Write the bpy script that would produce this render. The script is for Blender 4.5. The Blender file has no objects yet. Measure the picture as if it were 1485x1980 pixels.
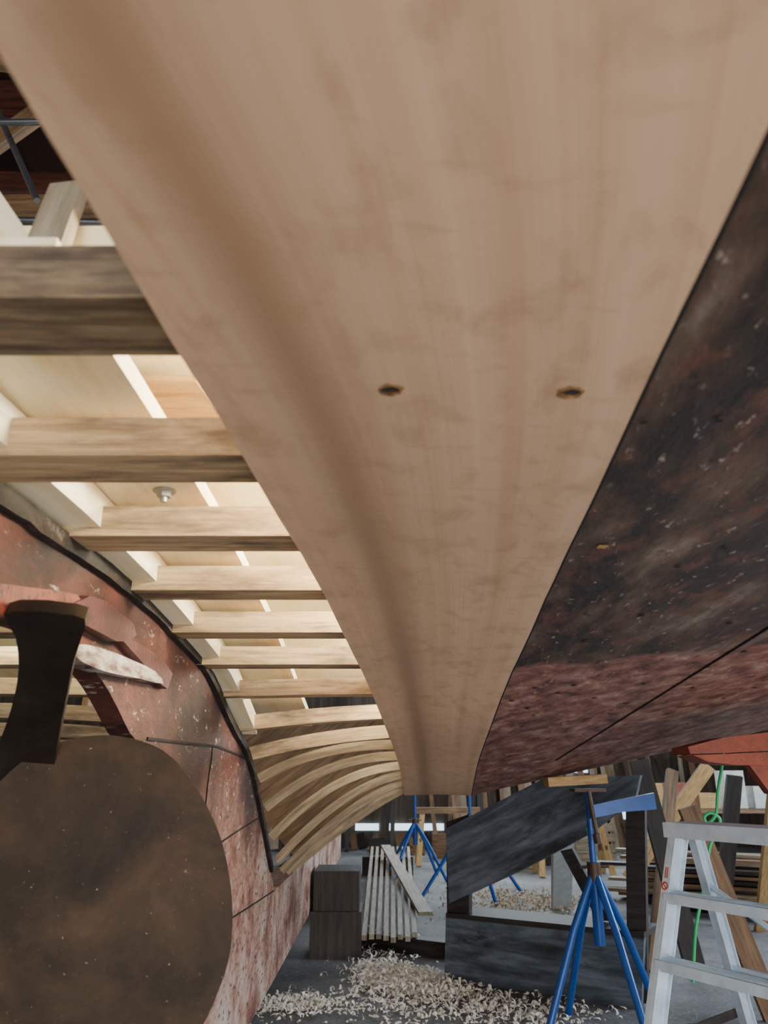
import bpy, bmesh, math, random
from mathutils import Vector, Matrix
from mathutils.geometry import tessellate_polygon
random.seed(7)
# ------------------------------------------------------------------ camera
CAM=Vector((0,0,1.3)); TH=math.radians(18.9); F=1487.0
cs,sn=math.cos(TH),math.sin(TH)
cd=bpy.data.cameras.new("camera"); cam=bpy.data.objects.new("camera",cd)
bpy.context.scene.collection.objects.link(cam); bpy.context.scene.camera=cam
cam.location=CAM; cam.rotation_euler=(math.pi/2+TH,0,0)
cd.sensor_fit='VERTICAL'; cd.sensor_height=24; cd.sensor_width=18; cd.lens=24*F/1980
cd.clip_start=0.02
cd.dof.use_dof=True; cd.dof.focus_distance=2.6; cd.dof.aperture_fstop=3.6
def ray(px,py):
    u=(px-742.5)/F; v=(990-py)/F
    return Vector((u,cs-v*sn,sn+v*cs))
def onY(px,py,Y): r=ray(px,py); return CAM+r*(Y/r.y)
def onX(px,py,X): r=ray(px,py); return CAM+r*(X/r.x)
def onZ(px,py,Z): r=ray(px,py); return CAM+r*((Z-CAM.z)/r.z)
def onP(px,py,p,n): r=ray(px,py); return CAM+r*((p-CAM).dot(n)/r.dot(n))
def interp(t,tab):
    if t<=tab[0][0]: return tab[0][1]
    for (a,b),(c,d) in zip(tab,tab[1:]):
        if t<=c: return b+(d-b)*(t-a)/(c-a)
    (a,b),(c,d)=tab[-2],tab[-1]
    return d+(d-b)/(c-a)*(t-c)
# ------------------------------------------------------------------ materials
def lin(h):
    h=h.lstrip('#'); o=[]
    for i in (0,2,4):
        c=int(h[i:i+2],16)/255; o.append(c/12.92 if c<=.04045 else ((c+.055)/1.055)**2.4)
    return tuple(o)+(1,)
def newmat(name):
    m=bpy.data.materials.new(name); m.use_nodes=True
    nt=m.node_tree; b=nt.nodes['Principled BSDF']; return m,nt,b
def coords(nt,coord,scale):
    tc=nt.nodes.new('ShaderNodeTexCoord'); oi=nt.nodes.new('ShaderNodeObjectInfo')
    mul=nt.nodes.new('ShaderNodeMath'); mul.operation='MULTIPLY'; mul.inputs[1].default_value=37.0
    nt.links.new(oi.outputs['Random'],mul.inputs[0])
    add=nt.nodes.new('ShaderNodeVectorMath'); add.operation='ADD'
    nt.links.new(tc.outputs[coord],add.inputs[0]); nt.links.new(mul.outputs[0],add.inputs[1])
    mp=nt.nodes.new('ShaderNodeMapping'); mp.inputs['Scale'].default_value=scale
    nt.links.new(add.outputs[0],mp.inputs['Vector']); return mp.outputs[0]
def noise(nt,vec,scale,detail=5,rough=.6,dist=0):
    n=nt.nodes.new('ShaderNodeTexNoise'); n.inputs['Scale'].default_value=scale
    n.inputs['Detail'].default_value=detail; n.inputs['Roughness'].default_value=rough
    n.inputs['Distortion'].default_value=dist
    nt.links.new(vec,n.inputs['Vector']); return n.outputs['Fac']
def ramp(nt,fac,stops,ip='LINEAR'):
    r=nt.nodes.new('ShaderNodeValToRGB'); e=r.color_ramp.elements; r.color_ramp.interpolation=ip
    while len(e)<len(stops): e.new(.5)
    for i,(p,c) in enumerate(stops): e[i].position=p; e[i].color=lin(c) if isinstance(c,str) else c
    nt.links.new(fac,r.inputs[0]); return r.outputs[0]
def mixc(nt,fac,a,b,mode='MIX'):
    m=nt.nodes.new('ShaderNodeMix'); m.data_type='RGBA'; m.blend_type=mode
    if isinstance(fac,float): m.inputs[0].default_value=fac
    else: nt.links.new(fac,m.inputs[0])
    nt.links.new(a,m.inputs[6]); nt.links.new(b,m.inputs[7]); return m.outputs[2]
def rgb(nt,c):
    n=nt.nodes.new('ShaderNodeRGB'); n.outputs[0].default_value=lin(c); return n.outputs[0]
def bump(nt,b,h,s=.3,d=.01):
    n=nt.nodes.new('ShaderNodeBump'); n.inputs['Strength'].default_value=s; n.inputs['Distance'].default_value=d
    nt.links.new(h,n.inputs['Height']); nt.links.new(n.outputs[0],b.inputs['Normal'])
BW=lambda p0,p1,k=1.0:[(p0,(0,0,0,1)),(p1,(k,k,k,1))]
def wood(name,light,mid,dark,coord='UV',sc=(40,3,3),rough=.6,stain=None,st=.55):
    m,nt,b=newmat(name)
    v=coords(nt,coord,sc); n=noise(nt,v,1,6,.65,.4)
    c=ramp(nt,n,[(.28,dark),(.48,mid),(.7,light)])
    if stain:
        v2=coords(nt,coord,(6,1.5,3)); n2=noise(nt,v2,1.3,5,.7)
        f=ramp(nt,n2,BW(st-.08,st+.08))
        c=mixc(nt,f,c,rgb(nt,stain))
    nt.links.new(c,b.inputs['Base Color']); b.inputs['Roughness'].default_value=rough
    bump(nt,b,n,.25,.003); return m
def patch(name,stops,scale=4,sc=(1,1,1),rough=.6,fine=None,metal=0,bs=.5,coord='Object',detail=9,rr=.7,dist=.3,fs=7,spec=.5):
    m,nt,b=newmat(name)
    v=coords(nt,coord,sc); n=noise(nt,v,scale,detail,rr,dist)
    c=ramp(nt,n,stops)
    n2=noise(nt,v,scale*fs,6,.7)
    if fine:
        f=ramp(nt,n2,BW(fine[1]-.03,fine[1]+.03))
        c=mixc(nt,f,c,rgb(nt,fine[0]))
    nt.links.new(c,b.inputs['Base Color']); b.inputs['Roughness'].default_value=rough
    b.inputs['Metallic'].default_value=metal; b.inputs['Specular IOR Level'].default_value=spec
    bump(nt,b,n2,bs,.006); return m
def plain(name,col,rough=.5,metal=0,emit=0):
    m,nt,b=newmat(name)
    v=coords(nt,'Object',(1,1,1)); n=noise(nt,v,14,5,.6)
    c0=lin(col); k=.75
    c=ramp(nt,n,[(.3,(c0[0]*k,c0[1]*k,c0[2]*k,1)),(.65,c0)])
    nt.links.new(c,b.inputs['Base Color']); b.inputs['Roughness'].default_value=rough
    b.inputs['Metallic'].default_value=metal
    if emit: b.inputs['Emission Color'].default_value=c0; b.inputs['Emission Strength'].default_value=emit
    return m
M={}
M['oak']=wood('oak_frame','#ccb48c','#a98f6c','#66523c',stain='#5a4a3b',st=.57,sc=(70,4,3))
M['oakgrey']=wood('grey_oak_frame','#a39070','#806c52','#47392d',stain='#453930',st=.56,sc=(60,4,3))
M['oakpale']=wood('pale_weathered_oak_frame','#bca988','#9c8767','#65543f',stain='#5c4c3d',st=.62,sc=(60,4,3))
M['pale']=wood('pale_new_timber','#faf0d2','#f4e6c0','#e4cc98',sc=(18,2,2))
M['cream']=wood('cream_plywood','#fff6da','#fdeec0','#f3d89c',sc=(10,3,3))
M['ply']=wood('rough_plywood','#cfae78','#b8935c','#8f6b3c',sc=(60,8,8))
M['batten']=wood('weathered_batten','#b3a78f','#938670','#625746',sc=(40,3,3))
M['board']=wood('brown_board','#9a7a58','#7b5e42','#4c3828')
M['rafter']=wood('rust_rafter','#6b3c2a','#4e2a1e','#2c1812')
M['darkwood']=wood('dark_timber','#3b342e','#292420','#151210')
M['rab']=patch('rabbet_edge',[(.35,'#0f0c0a'),(.5,'#241d18'),(.6,'#3a3028'),(.72,'#7c7468')],14,sc=(1,.6,1),rough=.8,bs=.9)
M['inner']=wood('inner_hull_wood','#5c4a36','#3a2e22','#1e1610')
M['black']=plain('black_seam','#0d0b0a',.9)
M['orangered']=patch('red_lead',[(.3,'#3a1a16'),(.5,'#74352b'),(.7,'#8a483b')],9,rough=.45,fine=('#221413',.56))
M['maroon']=patch('maroon_gloss',[(.3,'#2a1215'),(.5,'#48202a'),(.7,'#603034')],9,rough=.35,fine=('#1d1010',.6))
M['peeled']=patch('peeled_white',[(.36,'#4c2a24'),(.47,'#94847a'),(.6,'#d0c9be')],18,sc=(1,.5,2),rough=.7)
M['bronze']=patch('dark_bronze',[(.32,'#1d140d'),(.46,'#2b2015'),(.58,'#392b1d'),(.75,'#4c3b27')],5,rough=.7,metal=0,fine=('#ab9c82',.69),bs=.05,fs=22,spec=.25)
M['bronzeblack']=patch('black_bronze',[(.3,'#15110f'),(.6,'#2a221d'),(.8,'#44382e')],6,rough=.4,metal=.3,bs=.2)
M['blackply']=wood('black_painted_plywood','#76808c','#4e5862','#2a3036',sc=(16,2,3),rough=.5,stain='#24282c',st=.60)
M['blue']=plain('blue_enamel','#1f59aa',.3,.1)
M['steel']=plain('rusty_steel','#5a4a40',.5,.6)
M['zinc']=plain('zinc','#a9acae',.3,.9)
M['alu']=plain('aluminium','#cbdcea',.4,.35)
M['orange']=patch('orange_paint',[(.3,'#6a2c18'),(.6,'#944022'),(.8,'#a85832')],6,rough=.5)
M['green']=plain('green_rubber','#2fd07a',.4)
M['shaving']=plain('shaving','#fff6e8',.8)
M['dullshaving']=plain('dull_shaving','#c9b08a',.8)
M['white']=plain('white_paint','#d6d8d4',.6)
M['redlabel']=plain('red_label','#c03028',.5)
M['yellow']=plain('yellow_label','#d8b420',.5)
M['greyblock']=wood('dark_block','#463a30','#302721','#191310',coord='Object')
def keelmat():
    m,nt,b=newmat('keel_paint')
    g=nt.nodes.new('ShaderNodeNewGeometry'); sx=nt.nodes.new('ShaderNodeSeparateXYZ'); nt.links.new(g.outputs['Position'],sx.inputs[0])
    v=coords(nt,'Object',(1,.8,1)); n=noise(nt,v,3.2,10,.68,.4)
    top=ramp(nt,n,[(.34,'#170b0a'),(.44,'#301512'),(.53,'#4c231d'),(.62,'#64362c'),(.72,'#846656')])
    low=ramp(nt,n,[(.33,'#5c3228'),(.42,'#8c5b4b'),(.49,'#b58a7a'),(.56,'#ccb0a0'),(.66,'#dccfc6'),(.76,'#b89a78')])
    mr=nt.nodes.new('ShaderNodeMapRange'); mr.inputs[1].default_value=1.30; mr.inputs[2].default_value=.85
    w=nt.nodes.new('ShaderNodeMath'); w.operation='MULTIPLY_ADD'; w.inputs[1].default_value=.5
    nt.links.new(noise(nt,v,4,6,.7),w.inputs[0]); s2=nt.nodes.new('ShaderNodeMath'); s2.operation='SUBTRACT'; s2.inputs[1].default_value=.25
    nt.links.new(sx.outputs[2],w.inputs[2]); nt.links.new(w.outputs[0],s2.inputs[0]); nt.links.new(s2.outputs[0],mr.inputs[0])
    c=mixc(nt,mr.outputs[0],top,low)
    v3=coords(nt,'Object',(1,2,5)); n3=noise(nt,v3,9,8,.75)
    c=mixc(nt,ramp(nt,n3,BW(.54,.61,.85)),c,rgb(nt,'#3a1a15'))
    c=mixc(nt,ramp(nt,noise(nt,v3,6,8,.75),BW(.59,.65,.85)),c,rgb(nt,'#c4b7ac'))
    nt.links.new(c,b.inputs['Base Color']); b.inputs['Roughness'].default_value=.6
    bump(nt,b,n3,.8,.008); return m
M['keelred']=keelmat()
def plankmat():
    m,nt,b=newmat('new_fir_plank')
    tc=nt.nodes.new('ShaderNodeTexCoord')
    def mp(s):
        x=nt.nodes.new('ShaderNodeMapping'); x.inputs['Scale'].default_value=s
        nt.links.new(tc.outputs['UV'],x.inputs['Vector']); return x.outputs[0]
    g=noise(nt,mp((9,.2,1)),1,3,.55,.05)
    base=ramp(nt,g,[(.28,'#c6a181'),(.5,'#d4b191'),(.72,'#dcbb9c')])
    fg=noise(nt,mp((170,.8,1)),1,2,.5)
    fine=ramp(nt,fg,[(.35,'#f4eee8'),(.6,'#ffffff')])
    c=mixc(nt,.6,base,fine,'MULTIPLY')
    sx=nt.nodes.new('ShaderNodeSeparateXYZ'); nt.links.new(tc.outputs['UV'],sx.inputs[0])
    st=ramp(nt,sx.outputs[0],[(.03,(0,0,0,1)),(.15,(.25,.25,.25,1)),(.235,(1,1,1,1)),(.33,(.4,.4,.4,1)),(.48,(0,0,0,1))],'B_SPLINE')  # soft darker band running the length of the plank
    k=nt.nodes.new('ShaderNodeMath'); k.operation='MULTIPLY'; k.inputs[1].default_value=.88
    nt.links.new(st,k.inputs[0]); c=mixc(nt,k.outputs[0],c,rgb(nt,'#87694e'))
    s=noise(nt,mp((5,7,1)),1.4,5,.6,.5)
    c=mixc(nt,ramp(nt,s,BW(.50,.74,.55)),c,rgb(nt,'#9c795a'))
    s=noise(nt,mp((3,22,1)),1.4,4,.6,.3)
    c=mixc(nt,ramp(nt,s,BW(.58,.74,.28)),c,rgb(nt,'#906f52'))
    nt.links.new(c,b.inputs['Base Color']); b.inputs['Roughness'].default_value=.55
    bump(nt,b,fg,.04,.001); return m
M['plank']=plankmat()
def oldhull():
    m,nt,b=newmat('old_hull_paint')
    tc=nt.nodes.new('ShaderNodeTexCoord')
    def mp(s,src='UV'):
        x=nt.nodes.new('ShaderNodeMapping'); x.inputs['Scale'].default_value=s
        nt.links.new(tc.outputs[src],x.inputs['Vector']); return x.outputs[0]
    a=noise(nt,mp((8,2.4,1)),1,8,.58,.2)
    dark=ramp(nt,a,[(.36,'#1a1411'),(.45,'#30251f'),(.51,'#47372c'),(.58,'#5c4a3e'),(.66,'#786a60'),(.76,'#9c9186')])
    ra=noise(nt,mp((9,4,1)),1.1,9,.66,.1)
    dark=mixc(nt,ramp(nt,ra,BW(.52,.62,.65)),dark,rgb(nt,'#6e4334'))
    r=noise(nt,mp((8,6,1)),1.3,9,.68,.2)
    red=ramp(nt,r,[(.34,'#402b26'),(.44,'#74493f'),(.54,'#906457'),(.62,'#a58476'),(.75,'#c4b4a8')])
    sx=nt.nodes.new('ShaderNodeSeparateXYZ'); nt.links.new(tc.outputs['UV'],sx.inputs[0])
    w=noise(nt,mp((3,3,1)),2,6,.6)
    ad=nt.nodes.new('ShaderNodeMath'); ad.operation='MULTIPLY_ADD'; ad.inputs[1].default_value=.35
    nt.links.new(w,ad.inputs[0]); nt.links.new(sx.outputs[1],ad.inputs[2])
    mr=nt.nodes.new('ShaderNodeMapRange'); mr.inputs[1].default_value=2.46; mr.inputs[2].default_value=2.54
    nt.links.new(ad.outputs[0],mr.inputs[0])
    c=mixc(nt,mr.outputs[0],dark,red)
    f=noise(nt,mp((40,16,1)),1,6,.7)
    c=mixc(nt,ramp(nt,f,BW(.60,.66,.65)),c,rgb(nt,'#b8a89a'))
    f2=noise(nt,mp((22,8,1)),1,8,.7)
    c=mixc(nt,ramp(nt,f2,BW(.58,.66,.7)),c,rgb(nt,'#231b18'))
    nt.links.new(c,b.inputs['Base Color'])
    rg=ramp(nt,a,[(.4,(.36,.36,.36,1)),(.65,(.65,.65,.65,1))]); nt.links.new(rg,b.inputs['Roughness'])
    bump(nt,b,f,.5,.006); return m
M['oldhull']=oldhull()
# ------------------------------------------------------------------ object helpers
WL={}
col=bpy.context.scene.collection
def empty(name,loc,parent=None,**kw):
    o=bpy.data.objects.new(name,None); col.objects.link(o); o.empty_display_size=.1
    base=WL[parent.name] if parent else Vector((0,0,0))
    o.parent=parent; o.location=Vector(loc)-base; WL[o.name]=Vector(loc)
    for k,v in kw.items(): o[k]=v
    return o
def mk(name,bm,mat,parent=None,smooth=False,bev=0,**kw):
    if bev:
        es=[e for e in bm.edges if len(e.link_faces)==2 and e.calc_face_angle(0)>.6]
        bmesh.ops.bevel(bm,geom=es,offset=bev,segments=2,affect='EDGES',profile=.6)
    bmesh.ops.recalc_face_normals(bm,faces=bm.faces[:])
    lo=Vector((min(v.co[i] for v in bm.verts) for i in range(3)))
    hi=Vector((max(v.co[i] for v in bm.verts) for i in range(3)))
    c=Vector(((lo.x+hi.x)/2,(lo.y+hi.y)/2,lo.z))
    bmesh.ops.translate(bm,verts=bm.verts[:],vec=-c)
    me=bpy.data.meshes.new(name); bm.to_mesh(me); bm.free()
    me.materials.append(M[mat] if isinstance(mat,str) else mat)
    if smooth:
        for p in me.polygons: p.use_smooth=True
    o=bpy.data.objects.new(name,me); col.objects.link(o)
    base=WL[parent.name] if parent else Vector((0,0,0))
    o.parent=parent; o.location=c-base; WL[o.name]=c
    for k,v in kw.items(): o[k]=v
    return o
def add_sweep(bm,pts,w,h,up=Vector((0,0,1)),ws=None,wob=0):
    uvl=bm.loops.layers.uv.verify()
    pts=[Vector(p) for p in pts]; rings=[]; L=0; Ls=[]
    for i,p in enumerate(pts):
        t=(pts[min(i+1,len(pts)-1)]-pts[max(i-1,0)]).normalized()
        s=t.cross(up).normalized(); u=s.cross(t).normalized()
        if i: L+=(p-pts[i-1]).length
        Ls.append(L)
        ww=w*(ws[i] if ws else 1)
        rings.append([bm.verts.new(p+s*ww/2*a+u*h/2*b) for a,b in ((-1,-1),(1,-1),(1,1),(-1,1))])
    per=[0,w,w+h,2*w+h,2*w+2*h]
    for i in range(len(rings)-1):
        for k in range(4):
            f=bm.faces.new((rings[i][k],rings[i][(k+1)%4],rings[i+1][(k+1)%4],rings[i+1][k]))
            for l,uv in zip(f.loops,((per[k],Ls[i]),(per[k+1],Ls[i]),(per[k+1],Ls[i+1]),(per[k],Ls[i+1]))): l[uvl].uv=uv
    for r in (rings[0],rings[-1]):
        f=bm.faces.new(r)
        for l,uv in zip(f.loops,((0,0),(w,0),(w,h),(0,h))): l[uvl].uv=uv
def sweep(name,pts,w,h,mat,parent=None,up=(0,0,1),bev=.003,ws=None,**kw):
    bm=bmesh.new(); add_sweep(bm,pts,w,h,Vector(up),ws); return mk(name,bm,mat,parent,bev=bev,**kw)
def add_tube(bm,pts,r,n=12):
    pts=[Vector(p) for p in pts]; rings=[]; ref=None
    for i,p in enumerate(pts):
        t=(pts[min(i+1,len(pts)-1)]-pts[max(i-1,0)]).normalized()
        if ref is None: ref=Vector((0,0,1)) if abs(t.z)<.9 else Vector((1,0,0))
        s=t.cross(ref).normalized(); u=s.cross(t).normalized(); ref=u
        rr=r[i] if isinstance(r,(list,tuple)) else r
        rings.append([bm.verts.new(p+(s*math.cos(2*math.pi*k/n)+u*math.sin(2*math.pi*k/n))*rr) for k in range(n)])
    for a,b in zip(rings,rings[1:]):
        for k in range(n): bm.faces.new((a[k],a[(k+1)%n],b[(k+1)%n],b[k]))
    bm.faces.new(rings[0]); bm.faces.new(rings[-1])
def tube(name,pts,r,mat,parent=None,n=12,bev=0,smooth=True,**kw):
    bm=bmesh.new(); add_tube(bm,pts,r,n); o=mk(name,bm,mat,parent,smooth=smooth,bev=bev,**kw)
    if smooth: o.data.set_sharp_from_angle(angle=.7)
    return o
def add_prism(bm,pts,off,tess=False):
    uvl=bm.loops.layers.uv.verify(); off=Vector(off)
    pts=[Vector(p) for p in pts]
    a=[bm.verts.new(p) for p in pts]; b=[bm.verts.new(p+off) for p in pts]
    e=(pts[1]-pts[0]).normalized(); nn=off.normalized(); g=nn.cross(e)
    if tess:
        fs=[]
        for t in tessellate_polygon([pts]):
            fs.append(bm.faces.new([a[i] for i in t])); fs.append(bm.faces.new([b[i] for i in t][::-1]))
    else: fs=[bm.faces.new(a),bm.faces.new(b[::-1])]
    for i in range(len(a)):
        j=(i+1)%len(a); fs.append(bm.faces.new((a[i],b[i],b[j],a[j])))
    for f in fs:
        for l in f.loops: l[uvl].uv=(l.vert.co.dot(g)+l.vert.co.dot(nn),l.vert.co.dot(e))
def prism(name,pts,off,mat,parent=None,bev=.004,**kw):
    bm=bmesh.new(); add_prism(bm,pts,off); return mk(name,bm,mat,parent,bev=bev,**kw)
def box(name,lo,hi,mat,parent=None,bev=.006,**kw):
    lo=Vector(lo);hi=Vector(hi)
    return prism(name,[(lo.x,lo.y,lo.z),(hi.x,lo.y,lo.z),(hi.x,hi.y,lo.z),(lo.x,hi.y,lo.z)],(0,0,hi.z-lo.z),mat,parent,bev,**kw)
def cr(p0,p1,p2,p3,t): return .5*((2*p1)+(p2-p0)*t+(2*p0-5*p1+4*p2-p3)*t*t+(3*p1-p0-3*p2+p3)*t**3)
def sm3(L,k=6):
    o=[];n_=len(L)
    for i in range(n_-1):
        for s in range(k): o.append(cr(L[max(i-1,0)],L[i],L[i+1],L[min(i+2,n_-1)],s/k))
    o.append(L[-1]); return o
def smc(L,k=4):
    n_=len(L); return [cr(L[i-1],L[i],L[(i+1)%n_],L[(i+2)%n_],s/k) for i in range(n_) for s in range(k)]
def shape(name,pts,off,mat,parent,edge=.006,**kw):
    bm=bmesh.new(); add_prism(bm,pts,off)
    es=[e for e in bm.edges if len(e.link_faces)==2 and e.calc_face_angle(0)>1.2 ]
    bmesh.ops.bevel(bm,geom=es,offset=edge,segments=3,affect='EDGES',profile=.5)
    o=mk(name,bm,mat,parent,smooth=True,**kw); o.data.set_sharp_from_angle(angle=.6); return o
# ------------------------------------------------------------------ hull form (relative to eye height 1.3)
H=[(.2,.40),(1.29,.40),(1.64,.388),(2.0,.358),(2.35,.326),(2.7,.277),(3.06,.22),(3.4,.17),(3.76,.115),(4.3,.02),(4.9,-.085),(5.6,-.10),(7,-.12)]
def h(Y): return interp(Y,H)
def hp(Y): return h(Y)-.03
def solve(py):
    r=ray(0,py); t=r.z/r.y; a,b=.05,9.
    for _ in range(50):
        m=(a+b)/2
        if hp(m)>m*t: a=m
        else: b=m
    return a
LE=[(-200,-250),(-60,0),(0,112),(65,215),(175,400),(230,482),(290,590),(345,690),(440,825),(490,920),(555,1030),(600,1100),(650,1200),(700,1300),(740,1390),(762,1450),(780,1505),(790,1537)]
RE=[(1730,-250),(1600,0),(1485,245),(1400,430),(1300,630),(1215,815),(1130,1000),(1050,1170),(1000,1280),(960,1370),(932,1450),(915,1500),(895,1537)]
def edge(L):
    o=[]
    for px,py in L:
        Y=solve(py); o.append((Y,onY(px,py,Y).x))
    s=[]
    y=o[0][0]
    while y<o[-1][0]:
        k=sum(interp(min(max(y*(1+d),o[0][0]),o[-1][0]),o) for d in (-.14,-.07,0,.07,.14))/5
        s.append((y,k)); y*=1.05
    s.append(o[-1]); return s
LT,RT=edge(LE),edge(RE); YE=LT[-1][0]
RABP=[(-150,862),(0,960),(110,1040),(250,1140),(340,1228),(400,1300),(440,1390),(480,1470),(505,1590),(530,1722)]
KX=-.57
RB=[]
for px,py in RABP:
    p=onX(px,py,KX); RB.append((p.y,p.z-1.3))
RB+=[(6.5,-.61),(14,-.62)]
def rab(Y): return interp(Y,RB)
boat=empty('boat_hull',(-.645,3,.3),label="wooden boat hull under repair with new plank and exposed frames",category="boat")
def grid(name,f,nu,nv,mat,thick,**kw):
    bm=bmesh.new(); uvl=bm.loops.layers.uv.verify(); V=[]
    for j in range(nv+1):
        V.append([])
        for i in range(nu+1):
            p,uv=f(i/nu,j/nv); V[-1].append((bm.verts.new(p),bm.verts.new(Vector(p)+Vector((0,0,thick))),uv))
    def face(q):
        fc=bm.faces.new([x[0] for x in q])
        for l,x in zip(fc.loops,q): l[uvl].uv=x[1]
    for s in (0,1):
        for j in range(nv):
            for i in range(nu):
                face([(V[a][b][s],V[a][b][2]) for a,b in ((j,i),(j,i+1),(j+1,i+1),(j+1,i))])
    for j in range(nv):
        for i in (0,nu): face([(V[j][i][0],V[j][i][2]),(V[j+1][i][0],V[j+1][i][2]),(V[j+1][i][1],V[j+1][i][2]),(V[j][i][1],V[j][i][2])])
    for i in range(nu):
        for j in (0,nv): face([(V[j][i][0],V[j][i][2]),(V[j][i+1][0],V[j][i+1][2]),(V[j][i+1][1],V[j][i+1][2]),(V[j][i][1],V[j][i][2])])
    o=mk(name,bm,mat,boat,smooth=True,**kw); o.data.set_sharp_from_angle(angle=.6); return o
Y0=.18
BAND_S=[(.2,.09),(.33,.145),(.47,.20),(.70,.25),(1.09,.28),(2.0,.305),(4.6,.33),(5,.33)]  # where the darker lengthwise band sits across the plank, by station
def fplank(s,t):
    Y=Y0+(YE-Y0)*t**1.5; a,b=interp(Y,LT),interp(Y,RT); x=a+(b-a)*s
    cup=.006*math.sin(math.pi*s)
    hh_=sum(interp(Y*(1+d),BAND_S) for d in (-.3,-.2,-.1,0,.1,.2,.3))/7
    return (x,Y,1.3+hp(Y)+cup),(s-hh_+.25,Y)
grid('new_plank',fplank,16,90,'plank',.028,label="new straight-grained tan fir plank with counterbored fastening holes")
SL=[(.2,.0),(1,.03),(2,.08),(3.5,.15),(4.9,.205),(6,.22)]
def hullz(x,Y): 
    e=interp(Y,RT); return hp(Y)+interp(Y,SL)*(x-e)
def fold(s,t):
    Y=Y0+(5.6-Y0)*t**1.3
    e=interp(min(Y,YE),RT); x=e+.005+s*2.6
    z=hullz(x,Y)
    if Y>YE: z=hullz(x,YE)+.02*(Y-YE)
    return (x,Y,1.3+z+.002),(s*2.6,Y)
grid('old_planking',fold,26,90,'oldhull',.028,label="old planking with worn black and red bottom paint")
def hithull(px,py):
    r=ray(px,py); a,b=.3,9.
    for _ in range(50):
        m=(a+b)/2; x=r.x/r.y*m
        if hullz(x,m)>r.z/r.y*m: a=m
        else: b=m
    return Vector((r.x/r.y*a,a,1.3+hullz(r.x/r.y*a,a)))
sp=[]
Y=.2
while Y<YE: sp.append((interp(Y,RT)+.0025,Y,1.3+hp(Y)+.004)); Y+=.08
sweep('seam',sp,.005,.006,'black',boat,bev=0)
def hseam(p0,p1,w=.008):
    sweep('seam',[hithull(p0[0]+(p1[0]-p0[0])*i/18,p0[1]+(p1[1]-p0[1])*i/18) for i in range(19)],w,.005,'black',boat,bev=0)
hseam((1075,1470),(1560,1168),.005)
# fastening holes in plank
holerim=plain('torn_fibre','#8f683c',.9); M['holein']=patch('bored_wood',[(.3,'#3a2410'),(.47,'#8a6232'),(.65,'#c49c5e')],90,rough=.9)
def hole(px,py,r):
    Y=solve(py); c=onY(px,py,Y); s=(c.x-interp(Y,LT))/(interp(Y,RT)-interp(Y,LT)); c.z+=.006*math.sin(math.pi*max(0,min(1,s)))
    bm=bmesh.new(); vs=[];vi=[]
    N=18
    for k in range(N):
        a=2*math.pi*k/N; rr=r*(1+random.uniform(-.16,.16)); 
        vs.append(bm.verts.new(c+Vector((math.cos(a)*rr,math.sin(a)*rr,-.0008))))
        vi.append(bm.verts.new(c+Vector((math.cos(a)*r*.75,math.sin(a)*r*.75,-.0016))))
    for k in range(N): bm.faces.new((vs[k],vs[(k+1)%N],vi[(k+1)%N],vi[k]))
    mk('torn_fibre_rim',bm,holerim,boat)
    bm=bmesh.new(); vs=[bm.verts.new(c+Vector((math.cos(2*math.pi*k/N)*r*.77,math.sin(2*math.pi*k/N)*r*.77,-.0018))) for k in range(N)]
    bm.faces.new(vs); mk('fastening_hole',bm,'holein',boat)
    # flat dark patch painting in the shade deep inside the bore
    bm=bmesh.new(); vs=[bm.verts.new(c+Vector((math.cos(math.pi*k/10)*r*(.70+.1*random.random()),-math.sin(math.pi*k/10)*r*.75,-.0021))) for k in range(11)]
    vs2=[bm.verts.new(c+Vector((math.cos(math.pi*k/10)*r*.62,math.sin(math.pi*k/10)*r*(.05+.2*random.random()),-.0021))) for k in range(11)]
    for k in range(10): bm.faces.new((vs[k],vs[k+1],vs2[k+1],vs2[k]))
    mk('bore_shade',bm,'darkwood',boat)
hole(755,763,.0135); hole(1105,763,.0135)
for px,py in ((1400,1060),(1310,1095),(1240,1190),(1130,1240),(1390,812),(1245,815),(1180,1380),(1035,1330),(1110,1325),(1245,1322),(1010,1405),(1100,1395),(1290,1380),(1000,1460),(1440,1260),(1410,1205),(1080,1340),(1150,1350),(1340,1330),(1200,1430),(990,1355),(1330,1400),(1400,1350),(1060,1430),(1020,1370),(1210,1360),(1130,1420),(1280,1420),(1370,1290),(1460,1330)):
    c=hithull(px,py); bm=bmesh.new(); r=.0045*max(1,min(2.4,c.y))
    vs=[bm.verts.new(c+Vector((math.cos(2*math.pi*k/12)*r,math.sin(2*math.pi*k/12)*r,-.001))) for k in range(12)]
    bm.faces.new(vs); mk('nail_hole',bm,'black',boat)
c=hithull(1165,1056); bm=bmesh.new(); bm.faces.new([bm.verts.new(c+Vector((a*.009,b*.011,-.001))) for a,b in ((-1,-1),(1,-.8),(.9,1),(-.9,.9))]); mk('putty_spot',bm,'ply',boat)
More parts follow.
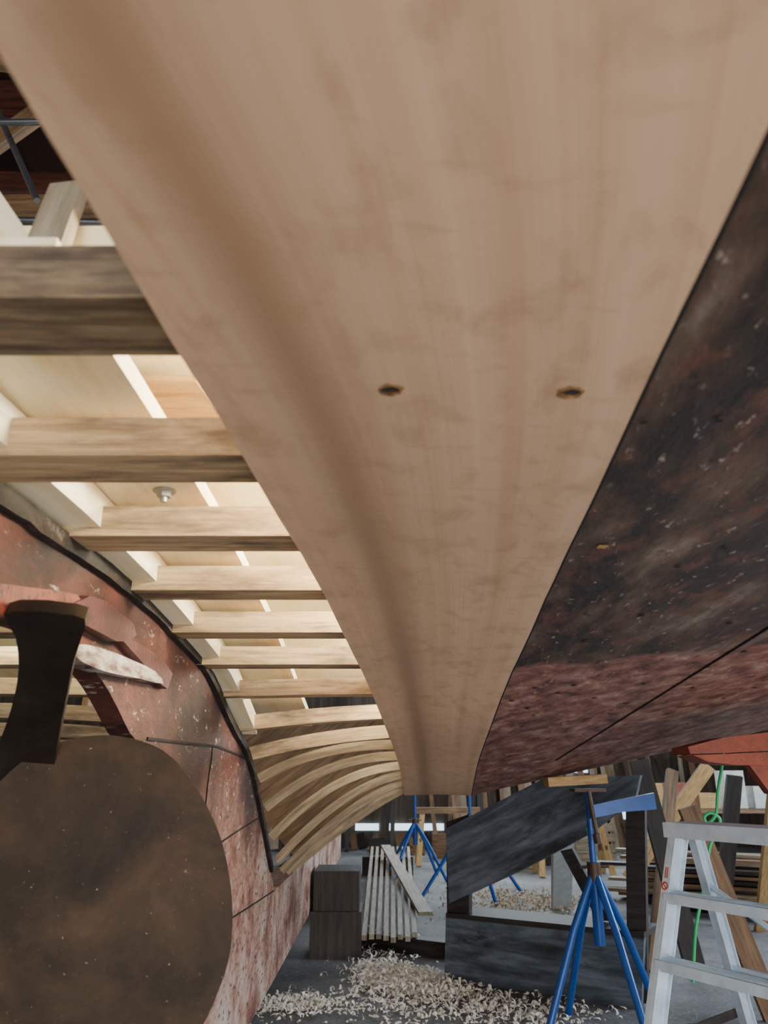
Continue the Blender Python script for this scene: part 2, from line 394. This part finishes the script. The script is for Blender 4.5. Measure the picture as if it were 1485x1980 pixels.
# ------------------------------------------------------------------ frames
MX=-.645
REND=[(3.0,.19),(3.4,.08),(3.74,-.025),(3.975,-.15),(4.21,-.29),(4.445,-.43),(4.68,-.52),(4.92,-.56),(5.2,-.575),(6,-.59),(8,-.6)]
EXP=[(3.74,2.5),(3.975,2.4),(4.21,2.15),(4.445,1.85),(4.7,1.6),(5,1.4),(5.5,1.25),(6.5,1.2),(9,1.1)]
def ribpts(Y,x1,n=22):
    late=Y>3.6
    hz,rz=h(Y),min(interp(Y,REND) if Y>3 else rab(Y)+.02,h(Y)); pts=[]
    xa=-.575; xc=.30 if not late else interp(min(Y,YE),LT)+.04
    xr=interp(min(Y,YE),RT)
    for i in range(n+1):
        x=xa+(x1-xa)*i/n
        k=max(0,(xc-x)/(xc-xa))
        z=hz-(hz-rz)*k**(2.2 if not late else interp(Y,EXP)) if Y>2.6 else hz
        if x>xr: z=max(z,hullz(x,Y)+.032)
        pts.append(Vector((x,Y,1.3+z)))
    return pts
ribY=[.582+.355*i for i in range(9)]+[3.76+.25*i for i in range(10)]
for i,Y in enumerate(ribY):
    late=Y>3.6
    w=.045 if late else .10; hh=.042 if late else .055
    mat='oakgrey' if i==0 else ('oakpale' if late else 'oak')
    if late: x1=interp(min(Y,YE),LT)+(.30 if Y<4.6 else .06)
    else: x1=.9
    base=ribpts(Y+w/2,x1) if not late else ribpts(Y,x1)
    P=[p+Vector((0,0,hh/2)) for p in base]
    sweep('rib',P,w,hh,mat,boat,label="steam-bent oak frame")
    if 1.0<Y<5:
        Q=[Vector((2*MX-p.x,p.y,p.z)) for p in P]
        sweep('rib',Q,w,hh,'oakpale',boat)
sec=[p+Vector((0,0,.02)) for p in ribpts(6.5,interp(YE,LT)+.05)]
prism('bulkhead',sec+[Vector((sec[-1].x,6.5,1.75)),Vector((-1.6,6.5,1.75)),Vector((-.72,6.5,.72))],(0,.04,0),'board',boat)
for k in range(5):
    z=.80+k*.17
    sweep('far_side_planking',[(-1.0-.12*k,3.6,z+.35),(-.95-.12*k,5,z+.12),(-.9-.12*k,7,z)],.03,.16,'board',boat)
ys=[.3+.15*i for i in range(20)]
sweep('bearding_timber',[(-.55,Y,1.3+min(h(Y),max(rab(Y)+.01,h(Y)-.2))+.016+.03) for Y in ys],.10,.06,'pale',boat,label="pale new timber beside the keel")
ys=[.64+.15*i for i in range(21)]
sweep('keelson',[(-.445,Y,1.3+h(Y)+.077+.018) for Y in ys],.235,.03,'pale',boat,label="wide pale new keelson board")
ys=[.80+.2*i for i in range(15)]
sweep('inner_board',[(-.05,Y,1.3+h(Y)+.24) for Y in ys],1.0,.03,'cream',boat,label="cream plywood panel inside the hull")
sweep('inner_board',[(-1.12,Y,1.3+h(Y)+.25) for Y in ys],1.1,.03,'cream',boat)
prism('plywood_patch',[onZ(215,735,1.895),onZ(378,738,1.895),onZ(465,860,1.895),onZ(290,855,1.895)],(0,0,.012),'ply',boat,label="rough brown plywood patch")
c=onZ(318,948,1.3+.479)
tube('bolt',[c,c+Vector((0,0,-.003))],.020,'zinc',boat,n=24,label="zinc washer")
tube('bolt',[c,c+Vector((0,0,-.013))],.013,'zinc',boat,n=6,smooth=False,label="zinc hex nut")
tube('bolt',[c,c+Vector((0,0,-.022))],.006,'zinc',boat,n=12)
sweep('brace',[onY(84,500,.72),onY(134,366,.80)],.042,.02,'batten',boat,up=(0,1,0),label="weathered offcut brace")
sweep('brace',[onY(62,500,.74),onY(-50,330,.80)],.024,.02,'pale',boat,up=(0,1,0))
# ------------------------------------------------------------------ deadwood and keel
RP=[onX(px,py,KX) for px,py in RABP]; end=RP[-1]
inner=sm3([onX(px,py,KX) for px,py in ((394,1800),(388,1600),(375,1540),(330,1480),(262,1430),(228,1370),(200,1320),(150,1262),(90,1222),(0,1195),(-150,1150))],4)
poly=sm3(RP,4)+[Vector((KX,end.y,.30)),Vector((KX,inner[0].y,.30))]+inner
bm=bmesh.new(); add_prism(bm,poly,(-.05,0,0),tess=True)
mk('deadwood',bm,'keelred',boat,label="stern deadwood with peeling red paint")
prism('keel',[Vector((KX+.001,end.y-.0,.30)),Vector((KX+.001,end.y,end.z)),Vector((KX+.001,6.5,.705)),Vector((KX+.001,11,.69)),Vector((KX+.001,11,.30))],(-.15,0,0),'keelred',boat,bev=0,label="keel timber with scraped pink and white paint")
rl=[p+Vector((.004,0,-.004+random.uniform(-.003,.003))) for p in sm3(RP,5)]
sweep('rabbet',rl[:-2],.026,.030,'rab',boat,up=(0,0,1),bev=.003,label="blackened rabbet edge")
def strip(L,w,X,mat='black',nm='seam'):
    sweep(nm,[onX(px,py,X) for px,py in L],.003,w,mat,boat,bev=0)
strip([(285,1428),(350,1436),(420,1443),(480,1468)],.007,KX+.002)
strip([(425,1630),(470,1600),(506,1578)],.005,KX+.002)
strip([(440,1780),(480,1755),(530,1722)],.005,KX+.002)
strip([(411,1440),(409,1470),(404,1500),(396,1570)],.007,KX+.002)
def XS(L,X,k=2): return smc([onX(px,py,X) for px,py in L],k)
shape('sternpost_band',XS(((-60,1128),(60,1136),(150,1150),(150,1180),(60,1190),(-60,1186)),-.55),(-.03,0,0),'orangered',boat,.004)
prism('stern_bracket',[onX(px,py,-.545) for px,py in ((118,1200),(142,1168),(175,1152),(205,1162),(258,1205),(264,1228),(250,1240),(225,1240),(165,1208))],(-.04,0,0),'maroon',boat,bev=.005,label="maroon painted bracket")
prism('stern_bracket',[onX(px,py,-.55) for px,py in ((235,1236),(262,1240),(314,1272),(334,1303),(324,1332),(300,1315),(275,1280))],(-.035,0,0),'maroon',boat,bev=.005)
shape('peeled_block',XS(((140,1256),(165,1246),(210,1258),(260,1278),(300,1298),(316,1322),(270,1312),(210,1300),(160,1280)),-.545),(-.04,0,0),'peeled',boat,.003)
st=[(8,1188),(60,1182),(110,1186),(164,1197),(158,1232),(142,1280),(130,1340),(118,1400),(106,1470),(92,1560),(70,1700),(-50,1700),(-40,1560),(-14,1470),(12,1400),(28,1345),(36,1290),(30,1232)]
sp0=Vector((0,1.10,1.52)); snn=Vector((0,.24,.45)).normalized()
shape('shaft_strut',smc([onP(px,py,sp0,snn) for px,py in st],2),snn*.022,'bronzeblack',boat,.006,label="dark bronze strut")
prop=empty('propeller',(-.62,1.55,.70),boat,label="large bronze propeller with round blades")
OUT=[(-60,1640),(-30,1570),(0,1530),(60,1470),(120,1437),(190,1422),(250,1427),(310,1450),(358,1500),(397,1570),(424,1645),(438,1730),(440,1800),(432,1870),(410,1935),(380,2000),(325,2080),(250,2150),(150,2190),(40,2190),(-20,2120),(-60,2020),(-85,1900),(-95,1780),(-85,1700)]
hub=Vector((-.62,1.55,.70))
def blade(ang):
    P=[onY(q.x,q.y,1.5) for q in smc([Vector(o) for o in OUT],3)]
    c=sum(P,Vector())/len(P); bm=bmesh.new(); sides=[]
    R=Matrix.Rotation(ang,4,'Y')
    for sgn in (-1,1):
        rings=[]
        for k in range(1,9):
            s=k/8; rg=[]
            for p in P:
                d=(p-c)*s; yy=1.5+d.x*.18-(1-s*s)*.006+sgn*(.003+.006*(1-s*s))
                q=Vector((c.x+d.x,yy,c.z+d.z)); q=hub+R@(q-hub); rg.append(bm.verts.new(q))
            rings.append(rg)
        q=Vector((c.x,1.494+sgn*.009,c.z)); cv=bm.verts.new(hub+R@(q-hub))
        m=len(P)
        for i in range(m): bm.faces.new((cv,rings[0][i],rings[0][(i+1)%m]))
        for a,b in zip(rings,rings[1:]):
            for i in range(m): bm.faces.new((a[i],b[i],b[(i+1)%m],a[(i+1)%m]))
        sides.append(rings[-1])
    a,b=sides
    for i in range(m): bm.faces.new((a[i],b[i],b[(i+1)%m],a[(i+1)%m]))
    o=mk('blade',bm,'bronze',prop,smooth=True); o.data.set_sharp_from_angle(angle=.5)
for a in (0,120,240): blade(math.radians(a))
tube('hub',[hub+Vector((0,-.14,0)),hub+Vector((0,-.1,0)),hub+Vector((0,0,0)),hub+Vector((0,.12,0))],[.02,.06,.09,.08],'bronze',prop,n=24)
tube('shaft',[hub+Vector((0,.1,0)),hub+Vector((0,1.25,0))],.03,'bronze',prop)
# ------------------------------------------------------------------ shop shell
def shellbox(name,lo,hi,mat): 
    o=box(name,lo,hi,mat,None,0); o['kind']='structure'; return o
def floormat():
    m,nt,b=newmat('concrete_floor')
    v=coords(nt,'Object',(1,1,1)); n=noise(nt,v,1.6,10,.7); c=ramp(nt,n,[(.3,'#44464a'),(.5,'#66686d'),(.7,'#84868a')])
    n2=noise(nt,v,60,6,.7); c=mixc(nt,ramp(nt,n2,BW(.54,.64,.65)),c,rgb(nt,'#b0a28a'))
    nt.links.new(c,b.inputs['Base Color']); b.inputs['Roughness'].default_value=.7; bump(nt,b,n2,.3,.004); return m
M['floor']=floormat()
M['wall']=wood('shop_wall_boards','#6a5a4c','#4b3e34','#2a221c',coord='Object',sc=(9,9,.6))
M['roof']=wood('roof_boards','#4a2c20','#34201a','#1c120e',coord='Object',sc=(7,.6,1))
M['window']=plain('bright_window','#d4ecff',.3,0,2.2)
shellbox('floor',(-7,-8,-.1),(7,17,0),'floor')
shellbox('wall_back',(-7,16,0),(7,16.2,5.4),'wall')
shellbox('wall_left',(-7.2,-8,0),(-7,16.2,5.4),'wall')
shellbox('wall_right',(7,-8,0),(7.2,16.2,5.4),'wall')
shellbox('ceiling',(-7.2,-8,5.2),(7.2,16.2,5.4),'roof')
for i,(x0,x1,z0,z1) in enumerate(((-.55,-.1,.30,.42),(.05,.55,.30,.42),(.7,1.15,.30,.42),(3.3,4.0,1.35,1.9),(-4.5,-2.5,1.0,2.0),(4.6,5.3,.5,1.1))):
    shellbox('window_%d'%(i+1),(x0,15.93,z0),(x1,15.99,z1),'window')
for i in range(14):
    y=-1+i*.9
    sweep('rafter',[(-6.9,y,5.04),(6.9,y,5.04)],.07,.28,'rafter',label="rust-brown timber rafter under the roof",category="rafter",group="roof rafters")
for i in range(5):
    x=-5.5+i*2.2
    sweep('purlin',[(x,-7,4.80),(x,15.9,4.80)],.12,.2,'rafter',label="rust-brown purlin under the roof",category="beam",group="roof purlins")
def P(px,py,Y): return onY(px,py,Y)
for a,b in (((-120,238,2.6),(80,236,2.6)),((-20,180,2.8),(72,388,2.6)),((-60,424,2.4),(240,432,2.4))):
    tube('conduit',[P(*a),P(*b)],.014,'zinc',label="galvanised steel conduit hung from roof",category="pipe",group="roof conduits")
for a,b,w in (((-200,150,3.6),(120,190,3.6),.18),((-100,400,3.2),(300,398,3.2),.1),((-40,300,3.4),(80,215,3.4),.1),((-150,350,4.0),(200,360,4.0),.14),((-40,110,3.0),(40,120,3.0),.1)):
    sweep('roof_brace',[P(*a),P(*b)],.06,w,'board' if w<.12 else 'rafter',label="brown timber brace of roof truss",category="beam",group="roof braces")
# ------------------------------------------------------------------ keel blocks
def kblock(nm,lo,hi,lab): 
    return box(nm,lo,hi,'greyblock',None,.01,label=lab,category="block",group="keel blocks")
kblock('keel_block',(-.85,3.1,0),(-.5,3.5,.298),"dark timber block under the keel")
kblock('keel_block',(-.85,8.4,0),(-.45,8.8,.298),"dark timber block under the keel")
kblock('timber_block',(-.56,6.5,0),(-.17,7.0,.32),"dark rough timber block beside the keel")
kblock('timber_block',(-.54,6.52,.322),(-.19,6.98,.60),"dark timber block stacked on another block")
# ------------------------------------------------------------------ cradle
fl,fr=onZ(858,1893,0),onZ(1240,1952,0); d=(fr-fl).normalized(); n=Vector((-d.y,d.x,0))
crad=empty('hull_cradle',(fl+fr)/2,label="black-painted plywood cradle stand on the floor",category="cradle")
def cp(L): return [onP(px,py,fl,n) for px,py in L]
TK=n*.05
prism('side_panel',cp(((862,1602),(1050,1506),(1238,1499),(1228,1545),(1140,1612),(1010,1682),(868,1747))),TK,'blackply',crad)
prism('lower_panel',cp(((862,1774),(1245,1815),(1240,1952),(859,1893))),TK,'blackply',crad)
prism('shelf',cp(((862,1765),(1245,1803),(1245,1815),(862,1776))),n*.35,'darkwood',crad)
prism('post',[p+n*.052 for p in cp(((856,1590),(900,1575),(900,1890),(858,1888)))],TK,'darkwood',crad)
prism('post',[p+n*.052 for p in cp(((1205,1560),(1242,1560),(1247,1945),(1208,1942)))],TK,'darkwood',crad)
prism('post',[p+n*.5 for p in cp(((1190,1580),(1203,1580),(1205,1860),(1192,1860)))],TK,'batten',crad)
prism('brace',[p+n*.2 for p in cp(((1062,1650),(1085,1645),(1160,1790),(1135,1790)))],TK,'darkwood',crad)
# ------------------------------------------------------------------ jack stands
def jack(base,top,lab,rot=0,R=.37,col='blue'):
    b=Vector((base[0],base[1],0)); j=empty('jack_stand',b,label=lab,category="jack stand",group="boat jack stands")
    H0=top
    tube('pole',[b+Vector((0,0,.42)),b+Vector((0,0,H0*.62))],.03,col,j,n=20)
    tube('collar',[b+Vector((0,0,H0*.60)),b+Vector((0,0,H0*.68))],.038,'steel',j,n=16,label="rusty threaded collar")
    tube('screw',[b+Vector((0,0,H0*.62)),b+Vector((0,0,H0-.02))],.019,col,j,n=14)
    tube('handle',[b+Vector((-.09,-.03,H0*.66)),b+Vector((.09,.03,H0*.66))],.008,'steel',j,n=8)
    for k in range(4):
        a=rot+k*math.pi/2; f=Vector((math.cos(a)*R,math.sin(a)*R,.01)); t=Vector((math.cos(a)*.02,math.sin(a)*.02,H0*.62))
        tube('leg',[b+t,b+t.lerp(f,.35)+Vector((math.cos(a),math.sin(a),0))*.02,b+f],.02,col,j,n=12)
    prism('head_plate',[b+Vector(v) for v in ((-.09,-.07,H0-.02),(.09,-.07,H0-.02),(.09,.07,H0-.02),(-.09,.07,H0-.02))],(0,0,.018),'steel',j)
    return j
jb=onY(1158,1800,4.75)
jack((jb.x,4.75),1.23,"blue tubular steel jack stand under the hull",.35)
pz=1.232
sweep('wood_pad',[(jb.x-.24,4.75,pz+.03),(jb.x+.1,4.75,pz+.05)],.16,.05,'ply',label="light wood pad between jack stand and hull",category="wood block")
cl=empty('bar_clamp',(jb.x,4.66,1.1),label="blue bar clamp gripping the jack stand",category="clamp")
prism('bar',[onY(px,py,4.62) for px,py in ((1140,1558),(1265,1533),(1270,1565),(1205,1570),(1142,1583))],(0,.03,0),'blue',cl)
tube('clamp_screw',[onY(1138,1530,4.6),onY(1156,1625,4.6)],.012,'steel',cl,n=10)
tube('clamp_pad',[onY(1153,1612,4.6),onY(1157,1630,4.6)],.022,'steel',cl,n=14)
jack((1.0,9.6),1.25,"blue tubular steel jack stand further under the hull",.3,.62)
jack((.42,11.2),1.1,"blue tubular steel jack stand further under the hull",.9,.5)
op=empty('shore_stand',(2.15,3.6,0),label="orange-painted shore stand with layered wooden pad against hull",category="stand")
prism('pad',[onY(px,py,3.45) for px,py in ((1330,1444),(1400,1426),(1485,1416),(1640,1405),(1640,1440),(1485,1452),(1400,1456),(1335,1458))],(0,.2,0),'orange',op,bev=.006)
prism('pad',[onY(px,py,3.45) for px,py in ((1340,1460),(1400,1458),(1485,1454),(1640,1442),(1640,1466),(1485,1480),(1420,1479),(1370,1473))],(0,.2,0),'orange',op,bev=.006)
prism('bracket',[onY(px,py,3.5) for px,py in ((1448,1478),(1600,1470),(1600,1560),(1490,1535))],(0,.06,0),'orange',op)
q=onY(1585,1500,3.53)
tube('pole',[(q.x,3.53,0),(q.x,3.53,q.z)],.03,'orange',op)
# ------------------------------------------------------------------ stepladder
lad=empty('stepladder',(1.2,2.9,0),label="aluminium stepladder standing open on the floor",category="ladder")
A=onY(1326,1600,3.0); A.z=0
wv=Vector((.50,-.866,0)); dv=Vector((.866,.50,0)); LW=.44; LH=1.12
def rail(off,sgn,nm):
    top=A+wv*off+Vector((0,0,LH-.03))+dv*sgn*.045; bot=A+wv*(off+(.03 if off>.1 else -.03))+dv*sgn*(.42 if sgn<0 else .36)
    bm=bmesh.new()
    add_sweep(bm,[bot,top],.012,.070 if sgn<0 else .048,dv)
    for e in (-1,1):
        o=dv*e*(.034 if sgn<0 else .023)
        add_sweep(bm,[bot+o,top+o],.032,.005,dv)
    return mk(nm,bm,'alu',lad),bot,top
rf=[rail(0,-1,'rail'),rail(LW,-1,'rail')]; rb=[rail(0,1,'rail'),rail(LW,1,'rail')]
prism('top_cap',[A+dv*a+wv*b+Vector((0,0,LH-.03)) for a,b in ((-.085,-.03),(.085,-.03),(.085,LW+.03),(-.085,LW+.03))],(0,0,.05),'alu',lad,bev=.008)
for t in (.22,.44,.66,.84):
    p=rf[0][1].lerp(rf[0][2],t); q=rf[1][1].lerp(rf[1][2],t)
    bm=bmesh.new(); add_sweep(bm,[p,q],.085,.004,Vector((0,0,1)))
    for e in (-1,1): add_sweep(bm,[p+dv*e*.041-Vector((0,0,.014)),q+dv*e*.041-Vector((0,0,.014))],.004,.032,Vector((0,0,1)))
    for e in (-.024,-.008,.008,.024): add_sweep(bm,[p+dv*e+Vector((0,0,.003)),q+dv*e+Vector((0,0,.003))],.004,.003,Vector((0,0,1)))
    mk('step',bm,'alu',lad)
for t in (.25,.6):
    p=rb[0][1].lerp(rb[0][2],t); q=rb[1][1].lerp(rb[1][2],t)
    tube('crossbar',[p,q],.01,'alu',lad)
p=rb[0][1].lerp(rb[0][2],.85); q=rb[1][1].lerp(rb[1][2],.6); tube('crossbar',[p,q],.01,'alu',lad)
for r0,r1 in ((rf[0],rb[0]),(rf[1],rb[1])):
    p=r0[1].lerp(r0[2],.47)-wv*.02; q=r1[1].lerp(r1[2],.47)-wv*.02
    sweep('spreader',[p,(p+q)/2+Vector((0,0,-.02)),q],.006,.028,'darkwood',lad,bev=.001,label="dark steel spreader bar")
ax=(rf[0][2]-rf[0][1]).normalized()
def quad(c,a,b,mat,nm,**kw):
    bm=bmesh.new(); bm.faces.new([bm.verts.new(c+a*i+b*j) for i,j in ((-1,-1),(1,-1),(1,1),(-1,1))]); return mk(nm,bm,mat,lad,**kw)
def onfl(t): return rf[0][1].lerp(rf[0][2],t)-dv*.0378
c=onfl(.88)
fw=ax.cross(dv).normalized()
quad(c,fw*.0145,ax*.05,'white','label',label="white safety sticker")
def disc(c,r,mat,nm,ins):
    bm=bmesh.new(); N=24
    o=[bm.verts.new(c+(fw*math.cos(2*math.pi*k/N)+ax*math.sin(2*math.pi*k/N))*r) for k in range(N)]
    i_=[bm.verts.new(c+(fw*math.cos(2*math.pi*k/N)+ax*math.sin(2*math.pi*k/N))*ins) for k in range(N)]
    for k in range(N): bm.faces.new((o[k],o[(k+1)%N],i_[(k+1)%N],i_[k]))
    return mk(nm,bm,mat,lad)
disc(c-ax*.022-dv*.001,.0135,'redlabel','prohibition_ring',.009)
quad(c-ax*.022-dv*.0015,(fw*.7+ax*.7)*.0115,(fw*.7-ax*.7)*.002,'redlabel','prohibition_bar')
quad(c+ax*.022-fw*.004-dv*.001,fw*.002,ax*.018,'redlabel','label_mark'); quad(c+ax*.022+fw*.004-dv*.001,fw*.002,ax*.018,'redlabel','label_mark')
quad(onfl(.46),fw*.0125,ax*.03,'yellow','label',label="yellow warning sticker")
# ------------------------------------------------------------------ green hose
tube('hose',sm3([onY(x,y,4.3) for x,y in ((1400,1430),(1396,1480),(1388,1530),(1384,1575),(1368,1592),(1362,1580),(1375,1572),(1392,1585),(1385,1610),(1372,1640),(1360,1720),(1345,1800),(1340,1900)) ]),.008,'green',label="bright green air hose hanging from the hull",category="hose")
tube('hose',sm3([onY(x,y,5.0) for x,y in ((1135,1600),(1142,1630),(1152,1660),(1148,1690),(1160,1730))]),.008,'green',label="bright green air hose beside the jack stand",category="hose")
# ------------------------------------------------------------------ lumber on the floor
for i in range(8):
    x0=-.05+i*.055; 
    sweep('batten',[(x0-.10,6.7+random.uniform(-.2,.2),.13+.01*(i%2)),(x0-.12+i*.02,12.2,.30)],.038,.035,'batten',label="long weathered batten lying on floor supports",category="lumber",group="long battens on the floor")
sweep('batten',[(.35,7.2,.20),(.02,11.0,.42)],.12,.03,'batten',label="wide grey board laid over the battens",category="lumber")
sweep('timber',[(-.13,6.95,.055),(.62,6.5,.055)],.14,.11,'darkwood',label="dark timber under the batten ends",category="lumber")
sweep('timber',[(-.3,11.6,.12),(.4,11.6,.12)],.14,.24,'darkwood',label="dark timber under the batten ends",category="lumber")
for i in range(30):
    z=.05+.05*(i//3); y=7.6+(i%3)*.35+random.uniform(-.1,.1)
    sweep('old_board',[(2.7+random.uniform(-.5,.5),y+1.2,z),(5.6+random.uniform(-.3,.5),y-.6,z+random.uniform(-.01,.02))],.16,.03,random.choice(('board','batten','oakgrey','darkwood')),label="old plank in a loose lumber pile",category="lumber",group="old lumber pile")
def lean(nm,a,b,w,t,mat,lab,up=(0,1,0)): sweep(nm,[Vector(a),Vector(b)],w,t,mat,None,up=up,label=lab,category="lumber")
lean('prop_timber',onY(1235,1470,6.3),onZ(1345,1880,0)+Vector((0,0,.02)),.14,.05,'darkwood',"dark timber prop leaning under the hull")
lean('prop_timber',onY(1300,1490,6.6),onZ(1262,1880,0),.09,.05,'board',"brown timber post under the hull")
lean('prop_timber',onY(1370,1480,7.2),onY(1215,1700,7.2),.12,.04,'ply',"light wood diagonal brace under hull")
lean('white_post',onY(1088,1632,7.4),onZ(1085,1757,0)*1+Vector((0,0,.0)),.20,.05,'white',"white-painted post standing on the floor")
lean('leaning_plank',onY(1330,1560,5.0),onZ(1500,1975,0),.12,.04,'board',"brown plank leaning behind the ladder")
lean('leaning_plank',onY(1500,1500,6.5),onZ(1470,1800,0),.1,.04,'ply',"brown plank leaning against shelves")
lean('leaning_plank',onY(1420,1500,7.5),onZ(1395,1790,0),.14,.04,'darkwood',"dark plank leaning behind the ladder")
for i,(x,y,w_,d_,hgt,mt) in enumerate(((-1.4,12.5,.5,.4,.55,'darkwood'),(.8,13.6,.4,.3,.4,'board'),(1.7,12.3,.5,.4,.7,'ply'),(2.3,12.6,.4,.4,.95,'darkwood'),(3.0,13.0,.6,.4,.6,'batten'),(-.25,14.2,.3,.3,.28,'darkwood'),(.45,14.4,.25,.3,.25,'board'),(3.9,12.4,.5,.4,1.0,'board'))):
    c_=empty('wooden_crate',(x+w_/2,y+d_/2,0),label="open slatted wooden crate near the rear wall",category="crate",group="crates near the rear wall")
    for e in (0,1):
        for f in (0,1): box('corner_post',(x+e*(w_-.05),y+f*(d_-.05),0),(x+e*(w_-.05)+.05,y+f*(d_-.05)+.05,hgt),mt,c_)
    nS=max(2,int(hgt/.13))
    for s_ in range(nS):
        z=s_*hgt/nS+.02
        box('slat',(x,y-.016,z),(x+w_,y-.001,z+hgt/nS*.75),mt,c_,.003); box('slat',(x,y+d_+.001,z),(x+w_,y+d_+.016,z+hgt/nS*.75),mt,c_,.003)
def sawhorse(x,y,lab):
    s=empty('sawhorse',(x,y,0),label=lab,category="sawhorse",group="sawhorses")
    sweep('beam',[(x-.5,y,.78),(x+.5,y,.78)],.09,.09,'board',s)
    for e in (-1,1):
        for f in (-1,1): sweep('leg',[(x+e*.4,y,.76),(x+e*.48,y+f*.28,0.01)],.08,.04,'ply',s,up=(0,1,.2))
        sweep('crosspiece',[(x+e*.44,y-.18,.35),(x+e*.44,y+.18,.35)],.03,.08,'board',s)
sawhorse(2.6,11.6,"light wood sawhorse near the rear wall"); sawhorse(1.0,12.9,"light wood sawhorse near the rear wall")
sawhorse(-2.2,11,"light wood sawhorse near the rear wall")
for i in range(70):
    x=-3.5+i*.135
    if -.6<x<1.2: hgt=random.choice((.26,random.uniform(.9,1.6)))
    else: hgt=random.uniform(1.0,3.0)
    yy=15.0+(i%3)*.25
    sweep('stored_board',[(x,yy,.02),(x+random.uniform(-.12,.12),15.75,hgt)],random.choice((.08,.11,.15)),.03,random.choice(('board','inner','darkwood','batten','board','darkwood','inner','oakgrey')),up=(0,1,0),label="board leaning against the rear wall",category="lumber",group="boards leaning on wall")
bench=empty('workbench',(4.2,10.6,0),label="wooden workbench cluttered near the rear",category="workbench")
box('top',(3.2,10.3,.85),(6.2,11,.90),'board',bench)
for x in (3.25,6.1):
    for y in (10.35,10.9): box('leg',(x,y,0),(x+.08,y+.08,.85),'batten',bench)
for i in range(8):
    x=3.3+i*.35; hgt=random.uniform(.15,.55)
    box('storage_box',(x,10.4,.905),(x+.25,10.7,.905+hgt),random.choice(('white','blue','darkwood','ply','orange','steel')),None,.01,label="small storage box on the workbench",category="box",group="boxes on the workbench")
# ------------------------------------------------------------------ shavings
def shav(name,clusters,n,mat,lab,sz=1):
    bm=bmesh.new()
    for _ in range(n):
        cx,cy,sx,sy,hh=random.choice(clusters)
        gx,gy=random.gauss(0,1),random.gauss(0,1)
        if abs(gx)>2.6 or abs(gy)>2.6: continue
        x,y=cx+gx*sx,cy+gy*sy
        z=.003+hh*math.exp(-(gx*gx+gy*gy)/2)*random.uniform(.2,1)
        R=Matrix.Rotation(random.uniform(0,6.28),3,'Z')@Matrix.Rotation(random.uniform(-1,1),3,'X')
        q_=random.random()**2
        r=(.004+.020*q_)*sz; w=random.uniform(.003,.012)*sz; tot=random.uniform(1.2,6); prev=None
        for k in range(8):
            a=tot*k/7; p=Vector((math.cos(a)*r,0.005*k*(.4+q_),math.sin(a)*r+r*.6)); q=p+Vector((0.003*k,w,0))
            v=(bm.verts.new(R@p+Vector((x,y,z))),bm.verts.new(R@q+Vector((x,y,z))))
            if prev: bm.faces.new((prev[0],prev[1],v[1],v[0]))
            prev=v
    return mk(name,bm,mat,None,label=lab,category="wood shavings",kind="stuff")
g=lambda px,py:onZ(px,py,0)
def clu(L): return [(g(px,py).x,g(px,py).y,sx,sy,hh) for px,py,sx,sy,hh in L]
shav('wood_shavings',clu([(730,1880,.10,.12,.04),(790,1895,.11,.11,.07),(770,1912,.12,.10,.05),(860,1925,.14,.08,.04),(735,1900,.10,.10,.04),(820,1905,.12,.12,.05),(780,1900,.08,.09,.08),(900,1950,.3,.18,.01),(640,1950,.35,.2,.006),(560,1945,.15,.1,.01),(1000,1960,.3,.2,.003),(720,1840,.2,.4,.005)]),4400,'shaving',"pale curled wood shavings scattered on the floor")
shav('wood_shavings',clu([(960,1735,.35,.5,.04),(1040,1745,.35,.4,.04),(1000,1770,.4,.4,.01)]),1700,'dullshaving',"dull golden wood shavings scattered behind the cradle")
# ------------------------------------------------------------------ lights
def area(name,loc,tgt,size,power,colr,sy=None):
    l=bpy.data.lights.new(name,'AREA'); l.energy=power; l.color=colr; l.size=size
    if sy: l.shape='RECTANGLE'; l.size_y=sy
    o=bpy.data.objects.new(name,l); col.objects.link(o); o.location=loc
    o.rotation_euler=(Vector(tgt)-Vector(loc)).to_track_quat('-Z','Y').to_euler()
    return o
area('door_daylight',(1.2,-4.5,1.6),(0,2,1.5),5,300,(1,.97,.93),2.8)
area('floor_fill',(.6,-1.6,.25),(.2,2.2,1.7),1.6,90,(1,.93,.86))  # added fill from below, not a shop lamp; lifts the plank underside
area('right_floor_fill',(3.2,1.2,.2),(1.2,2.6,1.6),1.4,50,(1,.97,.95))  # added low fill to brighten the old planking, no fixture there
area('right_windows',(6.6,6,2.6),(1,6,.8),5,480,(.78,.9,1),2)
area('rear_windows',(2.5,14.6,2.9),(1.5,6,.8),5,280,(.82,.92,1),1.5)
area('left_windows',(-6.6,3,2.4),(-1,3,1.2),5,130,(.9,.96,1),2)
area('rear_fill',(2,11,4.6),(1.5,14,.5),4,150,(.9,.95,1),2)  # added general fill to make the far end look more daylit
for x,y,p in ((.14,1.0,44),(.12,1.5,36),(.1,1.9,38),(.15,2.9,30),(-1.1,2.2,14),(.0,4.0,6)):
    l=bpy.data.lights.new('hull_fill','POINT'); l.energy=p; l.shadow_soft_size=.05; l.color=(1,.92,.70)  # added points hidden above the plank to brighten the hull interior
    o=bpy.data.objects.new('hull_fill',l); col.objects.link(o); o.location=(x,y,1.3+h(y)+.16)
w=bpy.data.worlds.new('world'); bpy.context.scene.world=w; w.use_nodes=True
w.node_tree.nodes['Background'].inputs[0].default_value=(.75,.85,1,1); w.node_tree.nodes['Background'].inputs[1].default_value=.8
